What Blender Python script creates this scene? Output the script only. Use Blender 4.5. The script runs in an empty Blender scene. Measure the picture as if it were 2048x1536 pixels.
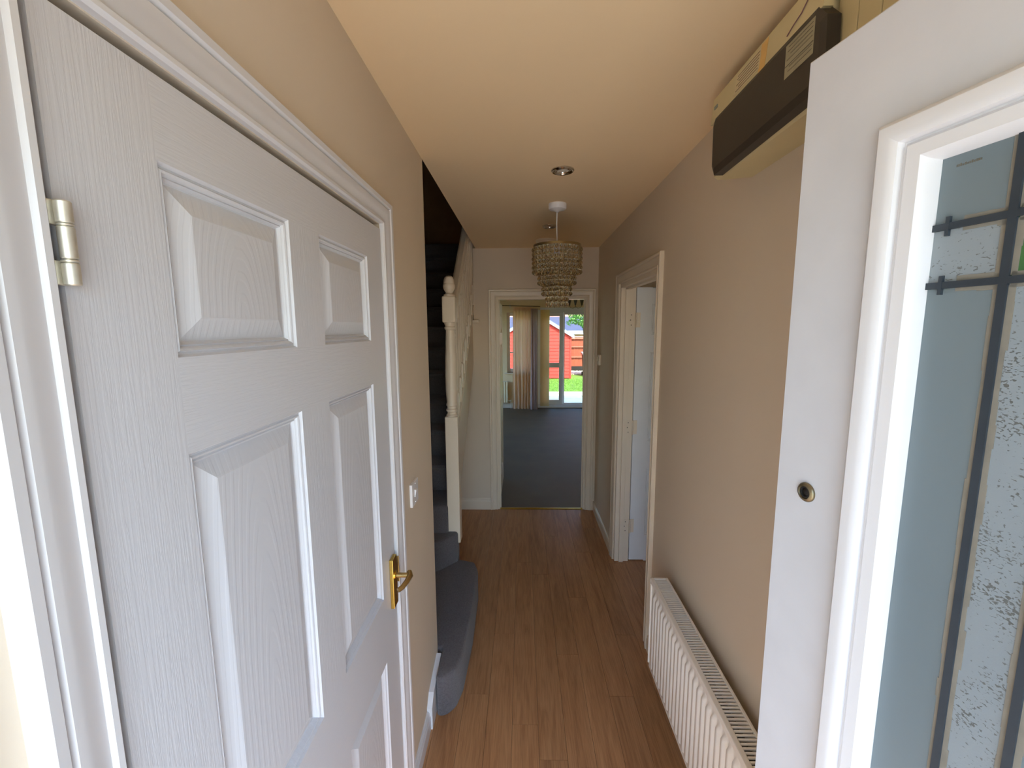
import bpy, bmesh, math, random
from mathutils import Vector, Matrix
random.seed(7)
PI = math.pi
SC = bpy.context.scene
COL = SC.collection

# ------------------------------------------------------------------ camera, light, exposure
def setup_camera():
    yaw, pitch, roll = math.radians(1.468), math.radians(-7.563), math.radians(-.35)
    cy, sy, cp, sp, cr, sr = (math.cos(yaw), math.sin(yaw), math.cos(pitch), math.sin(pitch),
                              math.cos(roll), math.sin(roll))
    f = Vector((-sy*cp, cy*cp, sp)); r0 = Vector((cy, sy, 0)); u0 = r0.cross(f)
    r = cr*r0 + sr*u0; u = -sr*r0 + cr*u0
    cam = bpy.data.cameras.new('camera'); o = bpy.data.objects.new('camera', cam); COL.objects.link(o)
    m = Matrix((( r.x, u.x, -f.x, 0), (r.y, u.y, -f.y, 0), (r.z, u.z, -f.z, 1.70), (0, 0, 0, 1)))
    o.matrix_world = m
    cam.sensor_width = 36; cam.lens = 851.8/2048*36; cam.clip_start = .01; cam.clip_end = 300
    SC.camera = o
setup_camera()
SC.view_settings.view_transform = 'Standard'; SC.view_settings.look = 'None'
SC.view_settings.gamma = 1; SC.view_settings.use_curve_mapping = False
SC.view_settings.exposure = 2.28
SUN_EL, SUN_AZ = 46.0, 24.0            # azimuth: how far the sun stands to the right of straight behind the house front
w = bpy.data.worlds.new('sky'); SC.world = w; w.use_nodes = True
wn = w.node_tree; bg = wn.nodes['Background']
sky = wn.nodes.new('ShaderNodeTexSky'); sky.sky_type = 'NISHITA'; sky.sun_disc = False
sky.sun_elevation = math.radians(SUN_EL); sky.sun_rotation = math.radians(180-SUN_AZ)
sky.air_density = 1.3; sky.dust_density = 1.0; sky.ozone_density = 1.0
tint = wn.nodes.new('ShaderNodeMix'); tint.data_type = 'RGBA'; tint.blend_type = 'MULTIPLY'; tint.inputs[0].default_value = 1
tint.inputs[7].default_value = (.79, .97, 1.19, 1)      # cool camera white balance for daylight
wn.links.new(sky.outputs[0], tint.inputs[6]); wn.links.new(tint.outputs[2], bg.inputs[0]); bg.inputs[1].default_value = .17
sl = bpy.data.lights.new('sun', 'SUN'); sl.energy = 2.3; sl.angle = math.radians(.6); sl.color = (1, .97, .9)
so = bpy.data.objects.new('sun', sl); COL.objects.link(so)
sd = Vector((-math.sin(math.radians(SUN_AZ))*math.cos(math.radians(SUN_EL)),
             math.cos(math.radians(SUN_AZ))*math.cos(math.radians(SUN_EL)), -math.sin(math.radians(SUN_EL))))
so.rotation_euler = sd.to_track_quat('-Z', 'Y').to_euler(); so.location = (0, -5, 8)
try:
    SC.cycles.max_bounces = 14; SC.cycles.diffuse_bounces = 8; SC.cycles.glossy_bounces = 5
    SC.cycles.transmission_bounces = 12; SC.cycles.transparent_max_bounces = 16
    SC.cycles.caustics_reflective = False; SC.cycles.caustics_refractive = False
    SC.cycles.sample_clamp_indirect = 6
except Exception: pass

# ------------------------------------------------------------------ materials
def s2l(c):
    return tuple((x/255/12.92 if x/255 <= .04045 else ((x/255+.055)/1.055)**2.4) for x in c)
def new_mat(name):
    m = bpy.data.materials.new(name); m.use_nodes = True
    return m, m.node_tree, m.node_tree.nodes['Principled BSDF']
def N(nt, t, **kw):
    n = nt.nodes.new(t)
    for k, v in kw.items(): setattr(n, k, v)
    return n
def coords(nt, scale=(1, 1, 1), kind='Object', loc=(0, 0, 0)):
    tc = N(nt, 'ShaderNodeTexCoord'); mp = N(nt, 'ShaderNodeMapping')
    mp.inputs['Scale'].default_value = scale; mp.inputs['Location'].default_value = loc
    nt.links.new(tc.outputs[kind], mp.inputs[0]); return mp.outputs[0]
def ramp(nt, fac, stops):
    r = N(nt, 'ShaderNodeValToRGB'); e = r.color_ramp.elements
    while len(e) < len(stops): e.new(.5)
    for i, (p, c) in enumerate(stops): e[i].position = p; e[i].color = (*c, 1)
    nt.links.new(fac, r.inputs[0]); return r.outputs[0]
def noise(nt, vec, scale, detail=3, rough=.5, dist=0):
    n = N(nt, 'ShaderNodeTexNoise'); n.inputs['Scale'].default_value = scale
    n.inputs['Detail'].default_value = detail; n.inputs['Roughness'].default_value = rough
    n.inputs['Distortion'].default_value = dist
    nt.links.new(vec, n.inputs['Vector']); return n.outputs[0]
def bump(nt, b, h, strength=.2, dist=.01):
    n = N(nt, 'ShaderNodeBump'); n.inputs['Strength'].default_value = strength
    n.inputs['Distance'].default_value = dist
    nt.links.new(h, n.inputs['Height']); nt.links.new(n.outputs[0], b.inputs['Normal'])
def simple(name, rgb, rough=.5, metal=0, vary=.05, vscale=8, bmp=0, bscale=60, spec=.5, aniso=(1, 1, 1)):
    """plain surface: a colour with faint mottling and fine relief"""
    m, nt, b = new_mat(name); c = s2l(rgb)
    v = coords(nt, aniso)
    n = noise(nt, v, vscale, 4)
    lo = tuple(x*(1-vary) for x in c); hi = tuple(min(1, x*(1+vary)) for x in c)
    nt.links.new(ramp(nt, n, [(.3, lo), (.7, hi)]), b.inputs['Base Color'])
    b.inputs['Roughness'].default_value = rough; b.inputs['Metallic'].default_value = metal
    b.inputs['Specular IOR Level'].default_value = spec
    if bmp: bump(nt, b, noise(nt, v, bscale, 3), bmp, .002)
    return m
def graindoor(name, rgb, axis, rough=.4):
    """white painted moulded door skin with embossed wood grain along an axis"""
    m, nt, b = new_mat(name); c = s2l(rgb)
    b.inputs['Base Color'].default_value = (*c, 1); b.inputs['Roughness'].default_value = rough
    sc = {'z': (130, 130, 5), 'y': (130, 7, 130)}[axis]
    n1 = noise(nt, coords(nt, sc), 2.2, 3, .6, .5)
    h = ramp(nt, n1, [(.42, (0, 0, 0)), (.58, (1, 1, 1))])
    bump(nt, b, h, .16, .0010); return m
def cathedral(name, rgb, rough=.4):
    m, nt, b = new_mat(name); c = s2l(rgb)
    b.inputs['Base Color'].default_value = (*c, 1); b.inputs['Roughness'].default_value = rough
    v = coords(nt, (0, .27, .085), 'Generated', (0, -.135, -.018)); wv = N(nt, 'ShaderNodeTexWave', wave_type='RINGS', rings_direction='X')
    wv.inputs['Scale'].default_value = 26; wv.inputs['Distortion'].default_value = 2.2
    wv.inputs['Detail'].default_value = 3; wv.inputs['Detail Scale'].default_value = 1.2
    nt.links.new(v, wv.inputs['Vector'])
    h = ramp(nt, wv.outputs[0], [(.2, (0, 0, 0)), (.5, (1, 1, 1))])
    bump(nt, b, h, .20, .0007); return m

WALL = simple('magnolia_wall', (218, 204, 184), .75, vary=.015, vscale=2, bmp=.06, bscale=180)
CEIL = simple('ceiling_paint', (240, 215, 175), .85, vary=.015, vscale=2, bmp=.08, bscale=160)
WHITE = simple('white_gloss', (216, 216, 219), .32, vary=.02, vscale=3, bmp=.03, bscale=90)
CREAMW = simple('aged_white_gloss', (226, 214, 194), .35, vary=.03, vscale=5, bmp=.03, bscale=90)
DOORV = graindoor('door_grain_vertical', (206, 208, 214), 'z')
DOORH = graindoor('door_grain_horizontal', (206, 208, 214), 'y')
DOORC = cathedral('door_grain_field', (206, 208, 214))
FDOOR = simple('front_door_paint', (204, 206, 212), .5, vary=.03, vscale=14, bmp=.12, bscale=22)
UPVC = simple('white_frame', (240, 240, 240), .3, vary=.01)
CHROME = simple('chrome', (215, 210, 200), .12, 1, vary=.02)
SATIN = simple('satin_hinge_steel', (226, 222, 208), .42, .75, vary=.08, vscale=60)
BRASS = simple('brass', (212, 178, 92), .2, 1, vary=.1, vscale=80, bmp=.05, bscale=200)
BRASSD = simple('brushed_brass', (190, 160, 105), .38, 1, vary=.08, vscale=90)
DARKM = simple('dark_metal', (60, 55, 50), .4, .6)
BLACK = simple('dark_slot', (16, 15, 14), .7)
SOCKET = simple('white_plastic', (235, 234, 236), .3, vary=.01)
CREAMP = simple('cream_plastic', (208, 194, 150), .5, vary=.04, vscale=10)
CREAMP2 = simple('cream_board', (200, 184, 140), .6, vary=.05, vscale=5)
COVER = simple('charcoal_cover', (50, 45, 40), .45, vary=.12, vscale=6, bmp=.04, bscale=200)
PAPER = simple('grey_paper_label', (158, 150, 122), .7, vary=.06, vscale=30)
INK = simple('grey_ink', (104, 98, 84), .8)
PAPER2 = simple('cream_paper_label', (214, 198, 160), .7, vary=.04, vscale=30)
TAPE = simple('yellowed_tape', (226, 184, 110), .5, vary=.06, vscale=50)
RAD = simple('radiator_enamel', (248, 244, 236), .35, vary=.01)
CAME = simple('lead_came', (54, 62, 70), .45, .3, vary=.08, vscale=40)
FILM = simple('tan_lead_backing', (126, 122, 112), .7, vary=.1, vscale=60)
GREEN = simple('green_stained_glass', (62, 104, 58), .25, vary=.06, vscale=40)
STAINW = simple('newel_white', (232, 218, 196), .35, vary=.02, vscale=6)

def carpet(name, rgb, sc=420):
    m, nt, b = new_mat(name); c = s2l(rgb); v = coords(nt, (1, 1, 1))
    n = noise(nt, v, sc, 6, .85) if sc < 250 else noise(nt, v, 130, 4, .8); n2 = noise(nt, v, 3, 3)
    mx = N(nt, 'ShaderNodeMath', operation='MULTIPLY_ADD'); nt.links.new(n2, mx.inputs[0]); mx.inputs[1].default_value = .45
    nt.links.new(n, mx.inputs[2])
    nt.links.new(ramp(nt, mx.outputs[0], [(.4, tuple(x*.55 for x in c)), (1.0, tuple(x*1.5 for x in c))]), b.inputs['Base Color'])
    b.inputs['Roughness'].default_value = .9 if sc > 250 else .6; b.inputs['Specular IOR Level'].default_value = .15 if sc > 250 else .45
    b.inputs['Sheen Weight'].default_value = .25 if sc > 250 else .03
    bump(nt, b, n, .9, .004); return m
STCARP = carpet('grey_stair_carpet', (94, 90, 92), 251)
LVCARP = carpet('dark_green_grey_carpet', (86, 72, 48), 200)

def laminate():
    m, nt, b = new_mat('oak_laminate')
    oi = N(nt, 'ShaderNodeObjectInfo'); tc = N(nt, 'ShaderNodeTexCoord')
    cmb = N(nt, 'ShaderNodeVectorMath', operation='MULTIPLY_ADD')
    cmb.inputs[1].default_value = (1, 1, 1)
    nt.links.new(tc.outputs['Object'], cmb.inputs[0])
    mul = N(nt, 'ShaderNodeMath', operation='MULTIPLY'); mul.inputs[1].default_value = 37.
    nt.links.new(oi.outputs['Random'], mul.inputs[0]); nt.links.new(mul.outputs[0], cmb.inputs[2])
    mp = N(nt, 'ShaderNodeMapping'); mp.inputs['Scale'].default_value = (14, 1.1, 14)
    nt.links.new(cmb.outputs[0], mp.inputs[0])
    n1 = noise(nt, mp.outputs[0], 1.4, 5, .6, 1.5)
    mp2 = N(nt, 'ShaderNodeMapping'); mp2.inputs['Scale'].default_value = (260, 9, 260)
    nt.links.new(cmb.outputs[0], mp2.inputs[0]); n2 = noise(nt, mp2.outputs[0], 1, 2)
    base = ramp(nt, n1, [(.28, s2l((158, 106, 60))), (.5, s2l((182, 129, 78))), (.72, s2l((192, 140, 88)))])
    hsv = N(nt, 'ShaderNodeHueSaturation'); nt.links.new(base, hsv.inputs['Color'])
    mr = N(nt, 'ShaderNodeMapRange'); mr.inputs[3].default_value = .93; mr.inputs[4].default_value = 1.07; hsv.inputs['Saturation'].default_value = .92
    nt.links.new(oi.outputs['Random'], mr.inputs[0]); nt.links.new(mr.outputs[0], hsv.inputs['Value'])
    mx = N(nt, 'ShaderNodeMix', data_type='RGBA', blend_type='MULTIPLY'); mx.inputs[0].default_value = .5
    nt.links.new(hsv.outputs[0], mx.inputs[6])
    nt.links.new(ramp(nt, n2, [(.35, (.62, .58, .55)), (.6, (1, 1, 1))]), mx.inputs[7])
    nt.links.new(mx.outputs[2], b.inputs['Base Color'])
    b.inputs['Roughness'].default_value = .34; b.inputs['Specular IOR Level'].default_value = .4
    bump(nt, b, n2, .06, .001); return m
LAM = laminate()

def glass(name, rgb=(250, 250, 250), rough=0.0, ior=1.45):
    m, nt, b = new_mat(name)
    b.inputs['Base Color'].default_value = (*s2l(rgb), 1); b.inputs['Roughness'].default_value = rough
    b.inputs['Transmission Weight'].default_value = 1; b.inputs['IOR'].default_value = ior; return m
def window_glass():
    m = bpy.data.materials.new('window_glass'); m.use_nodes = True; nt = m.node_tree
    nt.nodes.remove(nt.nodes['Principled BSDF']); out = nt.nodes['Material Output']
    t = N(nt, 'ShaderNodeBsdfTransparent'); t.inputs[0].default_value = (.95, .97, .96, 1)
    g = N(nt, 'ShaderNodeBsdfGlossy'); g.inputs['Roughness'].default_value = .02
    fr = N(nt, 'ShaderNodeFresnel'); fr.inputs[0].default_value = 1.5
    mx = N(nt, 'ShaderNodeMixShader'); nt.links.new(fr.outputs[0], mx.inputs[0])
    nt.links.new(t.outputs[0], mx.inputs[1]); nt.links.new(g.outputs[0], mx.inputs[2])
    nt.links.new(mx.outputs[0], out.inputs[0]); return m
WGLASS = window_glass()
CRYSTAL = glass('smoky_crystal', (222, 206, 172), .0, 1.5)
def obscure(name, rgb, flecks):
    """satin obscure door glass; the band panes carry a scratched, flecked pattern"""
    m, nt, b = new_mat(name); c = s2l(rgb)
    b.inputs['Roughness'].default_value = .28; b.inputs['Transmission Weight'].default_value = .25
    b.inputs['IOR'].default_value = 1.45
    v = coords(nt, (1, 1, 1)); n0 = noise(nt, v, 3, 2)
    base = ramp(nt, n0, [(.3, tuple(x*.94 for x in c)), (.7, tuple(x*1.05 for x in c))])
    if flecks:
        v2 = coords(nt, (280, 280, 480)); n1 = noise(nt, v2, 1.0, 1, .5, .6)
        n3 = noise(nt, coords(nt, (14, 14, 14)), 1.5, 1)
        ad = N(nt, 'ShaderNodeMath', operation='MULTIPLY_ADD'); ad.inputs[1].default_value = .5
        nt.links.new(n3, ad.inputs[0]); nt.links.new(n1, ad.inputs[2])
        f = ramp(nt, ad.outputs[0], [(.88, (0, 0, 0)), (.93, (1, 1, 1))])
        mx = N(nt, 'ShaderNodeMix', data_type='RGBA'); nt.links.new(f, mx.inputs[0])
        nt.links.new(base, mx.inputs[6]); mx.inputs[7].default_value = (*s2l((108, 112, 110)), 1)
        nt.links.new(mx.outputs[2], b.inputs['Base Color']); bump(nt, b, n1, .1, .001)
    else: nt.links.new(base, b.inputs['Base Color'])
    return m
OBSC = obscure('satin_glass', (124, 138, 144), False)
OBSF = obscure('flecked_glass', (152, 163, 170), True)

def fabric(name, rgb, transl=.35, rough=.9):
    m, nt, b = new_mat(name); c = s2l(rgb)
    b.inputs['Base Color'].default_value = (*c, 1); b.inputs['Roughness'].default_value = rough
    bump(nt, b, noise(nt, coords(nt, (1, 1, 1)), 350, 2), .2, .001)
    tr = N(nt, 'ShaderNodeBsdfTranslucent'); tr.inputs[0].default_value = (*c, 1)
    mx = N(nt, 'ShaderNodeMixShader'); mx.inputs[0].default_value = transl
    out = nt.nodes['Material Output']
    nt.links.new(b.outputs[0], mx.inputs[1]); nt.links.new(tr.outputs[0], mx.inputs[2])
    nt.links.new(mx.outputs[0], out.inputs[0]); return m
CURT = fabric('cream_curtain', (244, 214, 180), .5)
CURTP = fabric('mauve_curtain', (196, 172, 168), .4)
BLIND = fabric('vertical_blind_fabric', (242, 224, 178), .45)
FROST = fabric('frosted_shade_glass', (130, 124, 112), .5)

# ------------------------------------------------------------------ mesh helpers
class MB:
    def __init__(s): s.v = []; s.f = []
    def add(s, v, f):
        o = len(s.v); s.v += [tuple(p) for p in v]; s.f += [tuple(i+o for i in q) for q in f]; return s
    def box(s, x0, x1, y0, y1, z0, z1, b=0.0):
        if x0 > x1: x0, x1 = x1, x0
        if y0 > y1: y0, y1 = y1, y0
        if z0 > z1: z0, z1 = z1, z0
        if b <= 0:
            return s.add([(x0,y0,z0),(x1,y0,z0),(x1,y1,z0),(x0,y1,z0),(x0,y0,z1),(x1,y0,z1),(x1,y1,z1),(x0,y1,z1)],
                [(0,3,2,1),(4,5,6,7),(0,1,5,4),(1,2,6,5),(2,3,7,6),(3,0,4,7)])
        b = min(b, (x1-x0)*.45, (y1-y0)*.45, (z1-z0)*.45)
        bm = bmesh.new(); bmesh.ops.create_cube(bm, size=1)
        for v in bm.verts: v.co = Vector(((x0+x1)/2+v.co.x*(x1-x0), (y0+y1)/2+v.co.y*(y1-y0), (z0+z1)/2+v.co.z*(z1-z0)))
        bmesh.ops.bevel(bm, geom=bm.edges[:], offset=b, segments=2, affect='EDGES', profile=.6)
        bm.verts.index_update()
        s.add([v.co[:] for v in bm.verts], [[v.index for v in f.verts] for f in bm.faces]); bm.free(); return s
    def prism(s, poly, axis, a0, a1):
        """extrude a 2D polygon along an axis; poly coords are the other two axes in order"""
        def P(u, v, a): return {'x': (a, u, v), 'y': (u, a, v), 'z': (u, v, a)}[axis]
        n = len(poly)
        s.add([P(u, v, a0) for u, v in poly]+[P(u, v, a1) for u, v in poly],
              [tuple(range(n)), tuple(range(2*n-1, n-1, -1))]+[(i, (i+1) % n, (i+1) % n+n, i+n) for i in range(n)])
        return s
    def lathe(s, prof, c=(0, 0, 0), n=24, axis='z', cap=True):
        """prof: (radius, height) list"""
        vs = []; fs = []
        for r, h in prof:
            for i in range(n):
                a = 2*PI*i/n; u, v = r*math.cos(a), r*math.sin(a)
                p = {'z': (u, v, h), 'x': (h, u, v), 'y': (u, h, v)}[axis]
                vs.append((c[0]+p[0], c[1]+p[1], c[2]+p[2]))
        for k in range(len(prof)-1):
            for i in range(n):
                j = (i+1) % n; fs.append((k*n+i, k*n+j, (k+1)*n+j, (k+1)*n+i))
        if cap: fs.append(tuple(range(n-1, -1, -1))); fs.append(tuple(range((len(prof)-1)*n, len(prof)*n)))
        return s.add(vs, fs)
    def tube(s, pts, r, n=10):
        pts = [Vector(p) for p in pts]; vs = []; fs = []
        rr = r if isinstance(r, (list, tuple)) else [r]*len(pts)
        for k, p in enumerate(pts):
            t = (pts[min(k+1, len(pts)-1)]-pts[max(k-1, 0)]).normalized()
            a = t.cross(Vector((0, 0, 1)));
            if a.length < .1: a = t.cross(Vector((1, 0, 0)))
            a.normalize(); b = t.cross(a)
            for i in range(n):
                q = p+(a*math.cos(2*PI*i/n)+b*math.sin(2*PI*i/n))*rr[k]; vs.append(q[:])
        for k in range(len(pts)-1):
            for i in range(n):
                j = (i+1) % n; fs.append((k*n+i, k*n+j, (k+1)*n+j, (k+1)*n+i))
        fs.append(tuple(range(n))); fs.append(tuple(range((len(pts)-1)*n, len(pts)*n)))
        return s.add(vs, fs)
    def sphere(s, c, r, n=10, m=6, sz=1):
        prof = [(max(1e-5, r*math.sin(PI*k/m)), -r*math.cos(PI*k/m)*sz) for k in range(m+1)]
        return s.lathe(prof, c, n, 'z', False)
    def rings(s, rings_, cap=True):
        """rings_: list of equal-length closed loops"""
        n = len(rings_[0]); vs = [p for r in rings_ for p in r]; fs = []
        for k in range(len(rings_)-1):
            for i in range(n):
                j = (i+1) % n; fs.append((k*n+i, k*n+j, (k+1)*n+j, (k+1)*n+i))
        if cap: fs.append(tuple(range((len(rings_)-1)*n, len(rings_)*n)))
        return s.add(vs, fs)
    def frame(s, prof, T, u0, u1, v0, v1, sides='LTRB'):
        """mitred moulding round a rectangle (u0..u1, v0..v1) in a plane; prof = (outward offset, height);
        T(u, v, h) maps to 3D. sides 'LTR' leaves the bottom open (legs run to v0)."""
        loops = []
        for o, h in prof:
            if sides == 'LTR': loops.append([T(u0-o, v0, h), T(u0-o, v1+o, h), T(u1+o, v1+o, h), T(u1+o, v0, h)])
            else: loops.append([T(u0-o, v0-o, h), T(u0-o, v1+o, h), T(u1+o, v1+o, h), T(u1+o, v0-o, h)])
        vs = [p for l in loops for p in l]; fs = []
        m = 4; segs = 3 if sides == 'LTR' else 4; k = len(loops)
        for a in range(k):
            b = (a+1) % k
            for i in range(segs):
                j = (i+1) % 4; fs.append((a*m+i, a*m+j, b*m+j, b*m+i))
        if sides == 'LTR': fs.append(tuple(a*m for a in range(k))); fs.append(tuple(a*m+3 for a in range(k-1, -1, -1)))
        return s.add(vs, fs)
    def mesh(s, name, smooth=None):
        me = bpy.data.meshes.new(name); me.from_pydata(s.v, [], s.f); me.validate()
        bm = bmesh.new(); bm.from_mesh(me); bmesh.ops.recalc_face_normals(bm, faces=bm.faces); bm.to_mesh(me); bm.free()
        if smooth is not None:
            for p in me.polygons: p.use_smooth = True
            try: me.set_sharp_from_angle(angle=math.radians(smooth))
            except Exception: pass
        return me

def ensure(name): return name
WM = {}   # world matrix of each parent
def empty(name, loc, label, cat, group=None, kind=None, rz=0, parent=None):
    o = bpy.data.objects.new(name, None); COL.objects.link(o); o.location = loc; o.rotation_euler = (0, 0, rz)
    o.empty_display_size = .05
    WM[o] = Matrix.Translation(loc) @ Matrix.Rotation(rz, 4, 'Z')
    if label: o['label'] = label
    if cat: o['category'] = cat
    if group: o['group'] = group
    if kind: o['kind'] = kind
    return o
def obj(name, mb, mat, parent=None, label=None, cat=None, group=None, kind=None, smooth=None, local=False, mesh=None):
    me = mesh or mb.mesh(name, smooth)
    if not me.materials: me.materials.append(mat)
    o = bpy.data.objects.new(name, me); COL.objects.link(o)
    pm = Matrix.Identity(4)
    if parent is not None:
        o.parent = parent; pm = WM[parent]
        if not local and mesh is None: me.transform(pm.inverted())
    WM[o] = pm.copy()
    if label: o['label'] = label
    if cat: o['category'] = cat
    if group: o['group'] = group
    if kind: o['kind'] = kind
    return o
def inst(name, mesh, loc, parent=None, rz=0, scale=None, **kw):
    """an object sharing mesh data, placed at a world location"""
    o = bpy.data.objects.new(name, mesh); COL.objects.link(o)
    M = Matrix.Translation(loc) @ Matrix.Rotation(rz, 4, 'Z')
    if scale: M = M @ Matrix.Diagonal((*scale, 1))
    if parent is not None:
        o.parent = parent; o.matrix_local = WM[parent].inverted() @ M
    else: o.matrix_world = M
    WM[o] = M
    for k, v in kw.items(): o[k] = v
    return o
def copy_tree(src, loc, label=None, rz=None):
    """copy a thing with its parts and sub-parts"""
    def cp(o, par):
        c = o.copy(); COL.objects.link(c); c.parent = par
        for ch in [x for x in bpy.data.objects if x.parent == o]: cp(ch, c)
        return c
    c = cp(src, None); c.location = loc
    if rz is not None: c.rotation_euler = (0, 0, rz)
    if label: c['label'] = label
    return c

# ------------------------------------------------------------------ main dimensions (metres)
XL, XR = -.41, .665        # hall side walls
YF, YB = -.35, 3.83        # front wall, back wall of the hall
ZC = 2.385
YW = 1.84                  # end of the left wall where the stairs begin
T = .10
LY = 8.95                  # far wall of the living room
XK = -1.35                 # far side of the stairwell

# ------------------------------------------------------------------ structure
def struct(name, mb, mat, label, cat, smooth=None):
    return obj(name, mb, mat, None, label, cat, kind='structure', smooth=smooth)

# floor: laminate planks
fl = struct('floor', MB().box(-.62, 3.1, YF-.02, YB+.0, -.03, -.009), BLACK, 'oak effect laminate floor of the hallway running to the far doorway', 'floor')
pw = .112
plank_mesh = {}
def plank(x, y0, y1, wdt=pw):
    L = round(y1-y0, 2)
    key = (L, round(wdt, 3))
    if key not in plank_mesh:
        me = MB().box(-wdt/2+.0004, wdt/2-.0004, -L/2+.0004, L/2-.0004, -.008, 0, .0006).mesh('plank'); me.materials.append(LAM); plank_mesh[key] = me
    inst('plank', plank_mesh[key], (x, (y0+y1)/2, 0), fl)
rnd = random.Random(3)
x = -.62+pw/2+.01
row = 0
while x-pw/2 < 1.9:
    xx1 = x+pw/2
    ylim0, ylim1 = (YF, YB-.005) if x < XR+.05 else (-.1, 3.2)
    y = ylim0; first = True
    offs = [.55, 1.1, .3, .85, 1.25, .7][row % 6]
    while y < ylim1-.02:
        L = offs if first else 1.28
        first = False
        y1 = min(y+L, ylim1)
        if ylim1-y1 < .15: y1 = ylim1
        plank(x, round(y, 2), round(y1, 2)); y = y1
    x += pw; row += 1

# left wall, with the opening for door 1
DY0, DY1, DZ1 = .368, 1.258, 1.995
mb = MB()
mb.box(XL-T, XL, YF, DY0, 0, ZC); mb.box(XL-T, XL, DY1, YW, 0, ZC); mb.box(XL-T, XL, DY0, DY1, DZ1, ZC)
struct('wall_left', mb, WALL, 'magnolia left hallway wall around the panelled cupboard door', 'wall')
# right wall with the opening of the right doorway
RY0, RY1, RZ1 = 2.145, 2.965, 1.985
mb = MB()
mb.box(XR, XR+T, YF, RY0, 0, ZC); mb.box(XR, XR+T, RY1, YB+T, 0, ZC); mb.box(XR, XR+T, RY0, RY1, RZ1, ZC)
struct('wall_right', mb, WALL, 'magnolia right hallway wall above the radiator', 'wall')
# back wall with the living room doorway
BX0, BX1, BZ1 = -.235, .575, 1.965
mb = MB()
mb.box(-.435, BX0, YB, YB+T, 0, ZC); mb.box(BX1, XR, YB, YB+T, 0, ZC); mb.box(BX0, BX1, YB, YB+T, BZ1, ZC)
mb.box(XK, -.435, YB, YB+T, 0, 1.2)
mb.box(-.56, -.435, YB, YB+T, 1.2, 1.745)
mb.box(-.56, -.435, YB+.07, YB+T, 1.745, 2.02)
struct('wall_back', mb, WALL, 'magnolia end wall of the hallway around the living room doorway', 'wall')
# small ledge over the wall beside the stairs
struct('trim_1', MB().box(-.56, -.385, YB-.03, YB+.0, 1.745, 1.768, .004), CREAMW, 'narrow painted ledge on the end wall beside the balustrade', 'ledge')
# front wall, behind the viewer, with the open entrance
mb = MB()
FX0, FX1, FZ1 = -.39, .60, 2.075
mb.box(XL-T, FX0, YF-.25, YF, -.15, 2.9); mb.box(FX1, 3.2, YF-.25, YF, -.15, 1.1); mb.box(FX1, 2.2, YF-.25, YF, 1.1, 2.1)
mb.box(2.9, 3.2, YF-.25, YF, 1.1, 2.1); mb.box(FX1, 3.2, YF-.25, YF, 2.1, 2.9); mb.box(FX0, FX1, YF-.25, YF, FZ1, 2.9)
mb.box(XL-T-1.6, XL-T, YF-.25, YF, -.15, 2.9)
struct('wall_front', mb, WALL, 'front wall of the house behind the viewer', 'wall')
# ceilings
mb = MB()
mb.box(XL-T, XR+T, YF, YW, ZC, ZC+.25); mb.box(XL, XR+T, YW, YB+T, ZC, ZC+.25)
struct('ceiling', mb, CEIL, 'warm cream hallway ceiling with two downlights', 'ceiling')
# kitchen side room seen through the right doorway
mb = MB()
mb.box(XR+T, 3.2, YF, 3.35, ZC, ZC+.2); mb.box(3.1, 3.2, YF, 3.35, 0, ZC); mb.box(XR+T, 3.1, 3.25, 3.35, 0, ZC)
struct('wall_side_room', mb, WALL, 'plain wall and ceiling of the room behind the right doorway', 'wall')
struct('floor', MB().box(1.9, 3.1, YF, 3.25, -.03, -.001), LAM, 'laminate floor inside the room behind the right doorway', 'floor')
# cupboard behind left door, closed
mb = MB(); mb.box(XL-T-.9, XL-T-.85, YF, YW, 0, ZC); mb.box(XK-.1, XL-T, YW-.1, YW, 0, 5.2); mb.box(XL-T-.9, XL-T, YF, YW, ZC, ZC+.25)
struct('wall_cupboard', mb, WALL, 'plain wall closing the stairwell beside the left wall end', 'wall')
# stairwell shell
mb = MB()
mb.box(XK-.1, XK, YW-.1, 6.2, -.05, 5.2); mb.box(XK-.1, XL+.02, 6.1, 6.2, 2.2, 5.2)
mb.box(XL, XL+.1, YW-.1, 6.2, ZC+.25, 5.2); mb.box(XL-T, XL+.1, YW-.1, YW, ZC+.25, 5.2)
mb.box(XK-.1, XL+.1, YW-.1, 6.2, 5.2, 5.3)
struct('wall_stairwell', mb, simple('stairwell_wall', (176, 140, 100), .8), 'dim brown stairwell walls rising behind the balustrade', 'wall')
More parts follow.
